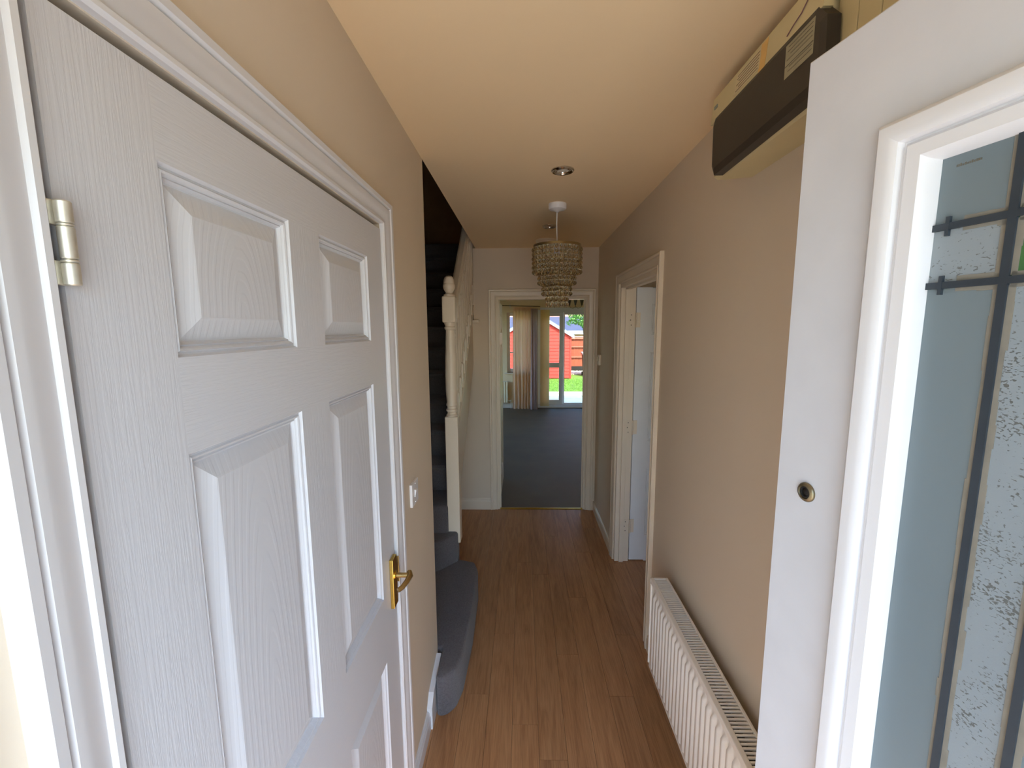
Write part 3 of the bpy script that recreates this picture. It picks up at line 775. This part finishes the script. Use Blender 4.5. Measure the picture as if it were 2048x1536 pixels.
l2 = obj('label_sticker', MB().prism([(XB-.0222, 2.275), (XB-.0215, 2.275), (XB-.0165, 2.322), (XB-.0172, 2.322)], 'y', 1.06, 1.175), PAPER2, cu_)
m = MB()
for k in range(6):
    z = 2.280+k*.007; xx = XB-.0222+(z-2.275)*.107; m.box(xx-.0006, xx, 1.066, 1.168-random.uniform(0, .025), z, z+.0012)
obj('print', m, INK, l2)
obj('tape', MB().prism([(XB-.0226, 2.266), (XB-.0222, 2.266), (XB-.0166, 2.326), (XB-.017, 2.326)], 'y', 1.035, 1.062), TAPE, cu_)
obj('maker_mark', MB().box(XB-.0215, XB-.0195, 1.272, 1.29, 2.296, 2.304), simple('blue_grey_ink', (140, 148, 140), .7), cu_)
m = MB(); m.tube([(XB-.023, .955, 2.277), (XB-.022, .935, 2.286), (XB-.0208, .915, 2.293), (XB-.02, .895, 2.308)], .0012, 6)
obj('pen_mark', m, simple('purple_pen', (110, 80, 84), .8), cu_)
mc = empty('meter_cabinet', (XR, .66, 2.0), 'cream panelled meter cabinet beside the fuse box above the open front door', 'cabinet')
obj('carcass', MB().box(XB+.018, XR, .45, .850, 1.98, 2.37, .003), CREAMP2, mc)
for a, b in ((.803, .850), (.752, .801), (.60, .750), (.45, .598)):
    obj('panel', MB().box(XB+.006, XB+.018, a, b-.0006, 1.985, 2.365, .0012), CREAMP2, mc)

# ------------------------------------------------------------------ switches
sw = empty('light_switch', (XL, 1.505, 1.095), 'white light switch on the left wall beside the panelled door', 'light switch')
obj('plate', MB().box(XL, XL+.010, 1.463, 1.549, 1.052, 1.138, .002), SOCKET, sw)
obj('rocker', MB().prism([(XL+.009, 1.082), (XL+.011, 1.080), (XL+.0165, 1.106), (XL+.009, 1.110)], 'y', 1.497, 1.515), SOCKET, sw)
for z in (1.06, 1.13): obj('screw', MB().lathe([(.0025, XL+.0095), (.0022, XL+.0108)], (0, 1.506, z), 10, 'x'), CHROME, sw)
th_ = empty('thermostat', (XR, 3.655, 1.42), 'small cream wall thermostat near the living room doorway', 'thermostat')
obj('casing', MB().box(XR-.022, XR, 3.62, 3.69, 1.375, 1.465, .006), CREAMW, th_)
obj('dial', MB().lathe([(.022, XR-.030), (.024, XR-.022)], (0, 3.655, 1.43), 20, 'x'), CREAMW, th_, smooth=40)

# ------------------------------------------------------------------ ceiling fittings
def downlight(x_, y_, label):
    r_ = empty('downlight', (x_, y_, ZC), label, 'ceiling light', 'recessed downlights')
    obj('ring', MB().lathe([(.051, ZC), (.0505, ZC-.004), (.046, ZC-.008), (.040, ZC-.006), (.0375, ZC-.0012), (.0365, ZC-.0008), (.0355, ZC-.004), (.031, ZC-.0075), (.028, ZC-.004), (.027, ZC-.0003)], (x_, y_, 0), 40, cap=False), CHROME, r_, smooth=25)
    obj('bulb', MB().lathe([(.0275, ZC-.0004), (.024, ZC-.0012), (.014, ZC-.0022), (.001, ZC-.0026)], (x_, y_, 0), 28), simple('lamp_face', (214, 204, 192), .35), r_, smooth=40)
    return r_
downlight(.178, 1.985, 'chrome recessed downlight nearest the viewer, in front of the pendant')
downlight(.185, 3.03, 'small chrome recessed downlight behind the pendant flex')
sm = empty('smoke_alarm', (.188, 3.50, ZC), 'round smoke alarm on the ceiling behind the crystal pendant', 'smoke alarm')
obj('base', MB().lathe([(.082, ZC), (.082, ZC-.012), (.078, ZC-.014)], (.188, 3.50, 0), 32), CREAMW, sm, smooth=35)
obj('cover', MB().lathe([(.078, ZC-.014), (.076, ZC-.03), (.062, ZC-.040), (.02, ZC-.043)], (.188, 3.50, 0), 32), CREAMW, sm, smooth=35)

PX_, PY_ = .197, 2.506
pl = empty('pendant_light', (PX_, PY_, ZC), 'tiered crystal bead pendant light hanging on a white flex', 'ceiling light')
obj('ceiling_rose', MB().lathe([(.050, ZC), (.050, ZC-.024), (.046, ZC-.030), (.020, ZC-.036), (.006, ZC-.045)], (PX_, PY_, 0), 32), SOCKET, pl, smooth=35)
ZT = 2.160
obj('flex', MB().tube([(PX_-.002, PY_, ZC-.03), (PX_-.0035, PY_, ZC-.11), (PX_-.0015, PY_, ZC-.17), (PX_, PY_, ZT-.02)], .0034, 10), SOCKET, pl, smooth=50)
obj('lamp_holder', MB().lathe([(.010, ZT+.01), (.018, ZT), (.019, ZT-.04), (.014, ZT-.05)], (PX_, PY_, 0), 20), SOCKET, pl, smooth=35)
RINGM = simple('tarnished_silver', (170, 150, 110), .3, .9, vary=.1)
tiers = [(.134, ZT, 6, 34), (.102, ZT-.085, 5, 26), (.079, ZT-.145, 5, 20), (.056, ZT-.215, 4, 11)]
BR = .0118
for r_, z_, nb, cnt in tiers:
    m = MB(); m.lathe([(r_-.004, z_), (r_+.002, z_), (r_+.003, z_-.014), (r_-.003, z_-.014), (r_-.004, z_)], (PX_, PY_, 0), 48, cap=False)
    for k in range(3):
        a = k*2*PI/3+.5; m.tube([(PX_, PY_, z_-.006), (PX_+r_*math.cos(a), PY_+r_*math.sin(a), z_-.006)], .0018, 6)
    obj('ring', m, RINGM, pl, smooth=30)
    b = MB()
    rb = BR*(1 if cnt > 16 else 1.2)
    step = rb*2.1
    b.tube([(0, 0, 0), (0, 0, -.014-nb*step)], .0008, 4)
    for k in range(nb):
        b.sphere((0, 0, -.022-rb*.3-k*step), rb*(.92 if k % 2 else 1), 12, 8)
    me = b.mesh('bead_strand', 180); me.materials.append(CRYSTAL)
    for k in range(cnt):
        a = k*2*PI/cnt; inst('bead_strand', me, (PX_+r_*math.cos(a), PY_+r_*math.sin(a), z_), pl)

# ------------------------------------------------------------------ living room
win = empty('window_1', (0, LY+.1, WZ0), 'white framed window left of the patio door in the living room', 'window', kind='structure')
YWn = LY+.10
mb = MB(); mb.box(WX0, WX0+.06, YWn, YWn+.06, WZ0, WZ1, .004); mb.box(WX1-.06, WX1, YWn, YWn+.06, WZ0, WZ1, .004); mb.box(WX0+.06, WX1-.06, YWn, YWn+.06, WZ1-.07, WZ1, .004); mb.box(WX0+.06, WX1-.06, YWn, YWn+.06, WZ0, WZ0+.07, .004); mb.box(-.06, -.01, YWn+.002, YWn+.058, WZ0+.07, WZ1-.07, .004)
wf = obj('window_frame', mb, UPVC, win)
obj('glazing_bar', MB().box(WX0+.06, -.06, YWn+.01, YWn+.05, 1.16, 1.185), UPVC, wf)
obj('pane', MB().box(WX0+.06, -.06, YWn+.03, YWn+.034, WZ0+.07, WZ1-.07), WGLASS, wf)
obj('pane', MB().box(-.01, WX1-.06, YWn+.03, YWn+.034, WZ0+.07, WZ1-.07), WGLASS, wf)
obj('window_sill', MB().box(WX0-.05, WX1, LY-.05, LY+.10, WZ0-.022, WZ0, .004), CREAMW, win)

pd = empty('door_5', (PX0, LY+.1, 0), 'white framed sliding patio door looking out on the garden', 'patio door', kind='structure')
YP = LY+.08
mb = MB(); mb.box(PX0, PX0+.055, YP, YP+.10, 0, PZ1, .004); mb.box(PX1-.055, PX1, YP, YP+.10, 0, PZ1, .004); mb.box(PX0+.055, PX1-.055, YP, YP+.10, PZ1-.05, PZ1, .004); mb.box(PX0, PX1, YP-.07, YP+.12, -.0, .06, .006)
obj('door_frame', mb, UPVC, pd)
mb = MB(); mb.box(PX0+.055, PX0+.11, YP+.05, YP+.09, .06, PZ1-.05, .003); mb.box(.775, .865, YP+.05, YP+.09, .06, PZ1-.05, .003)
mb.box(PX0+.11, .775, YP+.05, YP+.09, PZ1-.13, PZ1-.05, .003); mb.box(PX0+.11, .775, YP+.05, YP+.09, .06, .145, .003); mb.box(PX0+.11, .775, YP+.05, YP+.09, .845, .945, .003)
sf = obj('door_leaf', mb, UPVC, pd)
obj('pane', MB().box(PX0+.11, .775, YP+.068, YP+.072, .945, PZ1-.13), WGLASS, sf); obj('pane', MB().box(PX0+.11, .775, YP+.068, YP+.072, .145, .845), WGLASS, sf)
mb = MB(); mb.box(.865, .885, YP+.01, YP+.05, .06, PZ1-.05, .003); mb.box(1.34, 1.40, YP+.01, YP+.05, .06, PZ1-.05, .003); mb.box(.885, 1.34, YP+.01, YP+.05, PZ1-.10, PZ1-.05, .003); mb.box(.885, 1.34, YP+.01, YP+.05, .06, .085, .003)
sf = obj('door_leaf', mb, UPVC, pd)
obj('pane', MB().box(.885, 1.34, YP+.028, YP+.032, .085, PZ1-.10), WGLASS, sf)
obj('pane', MB().box(1.40, PX1-.055, YP+.028, YP+.032, .06, PZ1-.05), WGLASS, pd)
# blind headrail and stacked vertical slats
vb = empty('vertical_blind', (.45, LY-.06, 2.09), 'cream vertical blind drawn into a stack at the left of the patio door', 'blind')
obj('headrail', MB().box(.36, 2.3, LY-.075, LY-.035, 2.055, 2.10, .004), UPVC, vb)
for k in range(9):
    xx = .375+k*.0205; an = math.radians(58-k*3); hw = .045
    dx, dy = math.cos(an)*hw*.45, math.sin(an)*hw*.5
    pts = [(-dx, -dy), (-dx*.5, -dy*.5+.004), (0, .006), (dx*.5, dy*.5+.004), (dx, dy)]
    m = MB(); m.add([(xx+a_, LY-.075+b_, z) for z in (.045, 2.055) for a_, b_ in pts], [(q, q+1, q+6, q+5) for q in range(4)])
    obj('blind_slat', m, BLIND, vb, smooth=40)
# curtain pole, curtains
cp = empty('curtain_pole', (0, LY-.10, 2.15), 'thin dark curtain pole above the living room window', 'curtain pole')
obj('pole', MB().tube([(-.50, LY-.10, 2.15), (.36, LY-.10, 2.12)], .009, 10), simple('pole_metal', (110, 98, 78), .4, .7), cp, smooth=40)
obj('finial', MB().sphere((-.51, LY-.10, 2.151), .016, 12, 8), CREAMW, cp, smooth=60)
obj('bracket', MB().tube([(-.26, LY-.10, 2.14), (-.26, LY, 2.14)], .007, 8).box(-.275, -.245, LY-.005, LY, 2.10, 2.18), CREAMW, cp, smooth=40)
def curtain(x0, x1, z0, z1, amp, folds, mat, label, yb, ph=0):
    m = MB(); nU, nV = folds*10, 20; vs = []; fs = []
    for j in range(nV+1):
        t = j/nV; z = z1+(z0-z1)*t
        for i in range(nU+1):
            s_ = i/nU; g = amp*(.45+.55*min(1, t*4))
            y_ = yb+g*math.sin(s_*folds*2*PI+ph+.4*math.sin(t*3+s_*5))+.25*g*math.sin(s_*folds*4.6*PI+t)
            cx = (x0+x1)/2; wv = 1+.05*math.sin(t*PI)+.08*(t > .98)
            vs.append((cx+(x0+(x1-x0)*s_-cx)*wv+.006*math.sin(9*s_+4*t), y_, z))
    for j in range(nV):
        for i in range(nU): a = j*(nU+1)+i; fs.append((a, a+1, a+nU+2, a+nU+1))
    m.add(vs, fs)
    o = empty('curtain', (0, yb, z1), label, 'curtain')
    c_ = obj('drape', m, mat, o, smooth=180); pass
    # gathered heading tape
    h = MB(); k = x0
    while k < x1-.01: h.box(k, k+.009, yb-.016-amp*.3, yb-.006, z1-.075, z1+.01, .002); k += .016
    obj('pleated_heading', h, mat, o)
    return o
curtain(-.20, .19, .0, 2.10, .028, 6, CURT, 'long cream curtain hanging at the left half of the window', LY-.115)
curtain(.165, .305, .0, 2.07, .022, 3, CURTP, 'mauve grey edge curtain hanging beside the vertical blind', LY-.20, 1.2)
lr = empty('radiator', (-.9, LY-.06, .12), 'cream radiator under the living room window, mostly behind the doorway edge', 'radiator')
m = MB()
prof = []
k = 0
xx = -1.35
while xx < -.30: prof += [(xx, 0), (xx+.02, -.012), (xx+.03, -.012), (xx+.05, 0)]; xx += .05
prof = prof[:-1]
m.prism([(a, LY-.10+b) for a, b in prof]+[(prof[-1][0], LY-.060), (prof[0][0], LY-.060)], 'z', .13, .57)
obj('panel', m, LWALL, lr); obj('top_grille', MB().box(-1.35, prof[-1][0], LY-.105, LY-.05, .57, .58, .002), CREAMW, lr)
obj('valve', MB().tube([(prof[-1][0], LY-.075, .16), (-.25, LY-.075, .16)], .012, 10).tube([(-.25, LY-.075, .19), (-.25, LY-.075, 0)], .0075, 8), CREAMW, lr, smooth=40)
[obj('bracket', MB().box(a_, a_+.03, LY-.06, LY-.001, .2, .5), CREAMW, lr) for a_ in (-1.2, -.5)]
# hanging fitting with tulip shades
ch = empty('tulip_light', (.78, 6.4, ZC), 'ceiling light with three upward tulip shades hanging in the living room', 'ceiling light')
obj('stem', MB().tube([(.78, 6.4, ZC), (.78, 6.4, 1.99)], .006, 10).lathe([(.05, ZC), (.05, ZC-.02), (.01, ZC-.03)], (.78, 6.4, 0), 20), RINGM, ch, smooth=40)
for a in (math.radians(155), math.radians(262), math.radians(8)):
    cx, cy_ = math.cos(a), math.sin(a); R_ = .095
    obj('arm', MB().tube([(.78, 6.4, 2.0), (.78+cx*R_*.4, 6.4+cy_*R_*.4, 1.975), (.78+cx*R_*.8, 6.4+cy_*R_*.8, 1.985), (.78+cx*R_, 6.4+cy_*R_, 2.015)], .004, 8), RINGM, ch, smooth=40)
    obj('tulip_shade', MB().lathe([(.010, 2.015), (.014, 2.035), (.022, 2.07), (.034, 2.11), (.044, 2.14), (.041, 2.14), (.031, 2.11), (.02, 2.07), (.011, 2.036)], (.78+cx*R_, 6.4+cy_*R_, 0), 18, cap=False), FROST, ch, smooth=40)

# ------------------------------------------------------------------ garden
GZ = -.15
GRASS = simple('lawn_green', (104, 140, 44), .9, vary=.25, vscale=6, bmp=.5, bscale=80)
gr = struct('ground', MB().box(-6, 8, LY+.25, 30, GZ-.2, GZ-.01), GRASS, 'bright green lawn between the patio and the red shed', 'lawn')
rg = random.Random(9); m = MB()
for k in range(9000):
    x_ = rg.uniform(-1.0, 3.2); y_ = rg.uniform(12.35, 15.3); h = rg.uniform(.015, .04); a = rg.uniform(0, PI)
    dx, dy = .006*math.cos(a), .006*math.sin(a); lx, ly = rg.uniform(-.015, .015), rg.uniform(-.015, .015)
    m.add([(x_-dx, y_-dy, GZ-.01), (x_+dx, y_+dy, GZ-.01), (x_+lx, y_+ly, GZ+h)], [(0, 1, 2)])
obj('lawn_grass', m, GRASS, None, 'short bright grass growing on the sunny lawn', 'grass', kind='stuff')
SLAB = simple('pale_paving', (244, 226, 184), .85, vary=.12, vscale=7, bmp=.2, bscale=40)
pt = struct('patio', MB().box(-2, 4.4, LY+.25, 12.3, GZ-.1, GZ-.012), simple('patio_bed', (170, 160, 120), .9), 'pale paved patio outside the sliding door', 'patio')
sme = MB().box(-.292, .292, -.292, .292, -.04, 0, .006).mesh('paving_slab'); sme.materials.append(SLAB)
for i in range(10):
    for j in range(5):
        inst('paving_slab', sme, (-1.7+i*.6, LY+.25+.31+j*.6, GZ+rg.uniform(-.003, .003)), pt)
# gravel bed
GRAV = simple('gravel_stone', (196, 182, 158), .9, vary=.3, vscale=3)
m = MB()
for k in range(1500):
    x_ = rg.uniform(1.85, 4.2); y_ = rg.uniform(16.7, 17.9); r_ = rg.uniform(.02, .06)
    m.sphere((x_, y_, GZ+r_*.2), r_, 5, 3, .6)
obj('gravel', m, GRAV, None, 'pale stones and gravel along the foot of the fence', 'gravel', kind='stuff')

# shed
REDW = simple('red_stained_board', (198, 54, 38), .75, vary=.08, vscale=10, bmp=.1, bscale=50, aniso=(1, 1, 12))
sh = empty('garden_shed', (.5, 15.4, GZ), 'red boarded garden shed with white barge boards on the lawn', 'shed')
SX0, SX1, SY0, SY1, SZE, SA = -.75, 1.74, 15.4, 17.3, 1.46, .495
apex = SZE+(SX1-SA)*.60
obj('walls', MB().prism([(SX0, GZ), (SX1, GZ), (SX1, SZE), (SA, apex-.03), (SX0, SZE)], 'y', SY0+.02, SY1), REDW, sh)
z = GZ+.02
while z < apex-.15:
    a0, a1 = SX0, SX1
    if z+.10 > SZE: dlt = (z+.11-SZE)/.60; a0, a1 = SX0+dlt, SX1-dlt
    obj('board', MB().prism([(SY0-.012, z), (SY0+.02, z), (SY0+.02, z+.118), (SY0+.002, z+.118)], 'x', a0, a1), REDW, sh)
    z += .12
for a0, a1 in ((.82, .95), (.96, 1.09), (1.10, 1.23)):
    obj('door_board', MB().box(a0-.35, a1-.35, SY0-.03, SY0-.005, GZ+.08, 1.52, .004), REDW, sh)
obj('corner_post', MB().box(SX1-.05, SX1+.01, SY0-.02, SY0+.05, GZ, SZE), REDW, sh); obj('corner_post', MB().box(SX0-.01, SX0+.05, SY0-.02, SY0+.05, GZ, SZE), REDW, sh)
ROOFF = simple('white_barge', (200, 206, 216), .6); FELT = simple('roof_felt', (120, 124, 130), .9, vary=.1)
for sg in (1, -1):
    ex = (SX1 if sg > 0 else SX0)+sg*.10; ez = SZE-.06
    pp = [(SA, apex), (ex, ez), (ex, ez-.10), (SA, apex-.10)]
    obj('barge_board', MB().prism(pp, 'y', SY0-.10, SY0-.07), ROOFF, sh)
    obj('roof', MB().prism([(SA, apex+.03), (ex, ez+.03), (ex, ez), (SA, apex)], 'y', SY0-.10, SY1+.1), FELT, sh)
# fence
FENC = simple('brown_fence', (150, 74, 46), .85, vary=.15, vscale=6, bmp=.15, bscale=40)
fe = empty('garden_fence', (1.5, 18.1, GZ), 'brown timber panel fence behind the red shed', 'fence')
xx = -3.0
while xx < 5.2:
    obj('fence_board', MB().box(xx, xx+.145, 18.1+(.006 if int(xx*6.7) % 2 else 0), 18.12, .05, 1.27, .002), FENC, fe); xx += .148
for z in (.42, .85, 1.20): obj('fence_rail', MB().box(-3, 5.2, 18.03, 18.10, z, z+.045, .004), simple('fence_rail_wood', (186, 104, 78), .8), fe)
obj('gravel_board', MB().box(-3, 5.2, 18.08, 18.12, GZ-.02, .05), DARKM, fe)
for k in range(5): obj('fence_post', MB().box(-2.95+k*1.9, -2.85+k*1.9, 18.08, 18.18, GZ, 1.36, .004), FENC, fe)
obj('fence_cap', MB().box(-3, 5.2, 18.05, 18.17, 1.27, 1.31, .004), simple('fence_cap_wood', (214, 150, 130), .8), fe)
# wheelie bin
BING = simple('bin_green', (70, 96, 84), .5)
bn = empty('wheelie_bin', (2.52, 16.3, GZ), 'green wheelie bin with pale lid standing in front of the fence', 'wheelie bin')
def taper(x0, x1, y0, y1, z0, z1, s_):
    cx, cy_ = (x0+x1)/2, (y0+y1)/2
    v = [(cx+(a-cx)*k, cy_+(b-cy_)*k, z) for z, k in ((z0, s_), (z1, 1)) for a, b in ((x0, y0), (x1, y0), (x1, y1), (x0, y1))]
    return MB().add(v, [(0, 3, 2, 1), (4, 5, 6, 7), (0, 1, 5, 4), (1, 2, 6, 5), (2, 3, 7, 6), (3, 0, 4, 7)])
obj('bin_body', taper(2.28, 2.76, 16.05, 16.55, GZ+.05, .66, .82), BING, bn)
obj('bin_lid', MB().prism([(16.02, .66), (16.58, .66), (16.60, .70), (16.5, .75), (16.1, .72), (16.0, .68)], 'x', 2.25, 2.79), simple('pale_lid', (190, 196, 190), .5), bn)
for x_ in (2.30, 2.74): obj('wheel', MB().lathe([(.07, x_-.02), (.07, x_+.02)], (0, 16.5, GZ+.07), 16, 'x'), BLACK, bn)
obj('bag', MB().sphere((2.40, 16.1, .76), .12, 10, 7, .6), SOCKET, bn, smooth=60)
# tree
LEAF = simple('tree_leaf', (104, 150, 62), .7, vary=.35, vscale=4)
tr = empty('garden_tree', (2.9, 20.2, GZ), 'leafy green tree beyond the fence seen through the patio door', 'tree')
obj('trunk', MB().tube([(2.9, 20.2, GZ), (2.95, 20.2, 1.0), (2.85, 20.15, 1.8), (2.95, 20.2, 2.8)], [.10, .08, .06, .03], 8), simple('bark', (90, 74, 58), .9), tr, smooth=50)
for k in range(5):
    a = k*1.3; obj('branch', MB().tube([(2.9, 20.2, 1.5+k*.2), (2.9+.5*math.cos(a), 20.2+.5*math.sin(a), 1.9+k*.2)], [.03, .012], 6), simple('bark_%d' % k, (90, 74, 58), .9), tr)
m = MB()
for k in range(3600):
    while True:
        p = Vector((rg.uniform(-1, 1), rg.uniform(-1, 1), rg.uniform(-1, 1)))
        if p.length < 1: break
    p = Vector((2.95+p.x*.95, 20.2+p.y*.9, 2.35+p.z*.75))
    p += Vector((.12*math.sin(p.z*9), 0, .1*math.sin(p.x*8)))
    a = Vector((rg.uniform(-1, 1), rg.uniform(-1, 1), rg.uniform(-1, 1))).normalized()*.055; b = a.cross(Vector((rg.uniform(-1, 1), rg.uniform(-1, 1), rg.uniform(-1, 1))).normalized())*.55
    m.add([(p-a)[:], (p+b)[:], (p+a)[:], (p-b)[:]], [(0, 1, 2, 3)])
o = obj('foliage', m, LEAF, tr); o['kind'] = 'stuff'
# neighbouring house
BRICK = simple('pinkish_brick', (190, 140, 120), .9, vary=.15, vscale=20)
nb_ = empty('neighbour_house', (2, 27, GZ), 'brick neighbouring house with blue slate extension roof beyond the fence', 'building')
obj('wall', MB().box(-4, 8.0, 27, 32, GZ, 5.2), BRICK, nb_)
obj('roof', MB().prism([(26.7, 5.2), (32.3, 5.2), (29.5, 7.4)], 'x', -4.2, 8.2), simple('roof_tile', (150, 96, 80), .9), nb_)
obj('extension_roof', MB().prism([(24.2, 1.55), (27, 2.35), (27, 2.25), (24.2, 1.45)], 'x', -1.0, 4.4), simple('blue_slate', (66, 76, 100), .6, vary=.1), nb_)
obj('extension_wall', MB().box(-.9, 4.3, 24.4, 27, GZ, 1.45), BRICK, nb_)
obj('fascia', MB().box(-1.0, 4.4, 24.15, 24.2, 1.30, 1.50), ROOFF, nb_)
for k in range(3):
    f_ = obj('window', MB().box(-2.5+k*3.4, -1.3+k*3.4, 26.94, 27, 3.4, 4.6), UPVC, nb_); obj('pane', MB().box(-2.4+k*3.4, -1.4+k*3.4, 26.93, 26.94, 3.5, 4.5), WGLASS, f_)

# front forecourt (behind the viewer; bounces the sunlight in)
struct('driveway', MB().box(-7, 9, -14, YF-.25, -.25, -.12), simple('block_paving', (232, 222, 202), .9, vary=.1), 'block paved driveway in front of the house', 'driveway')
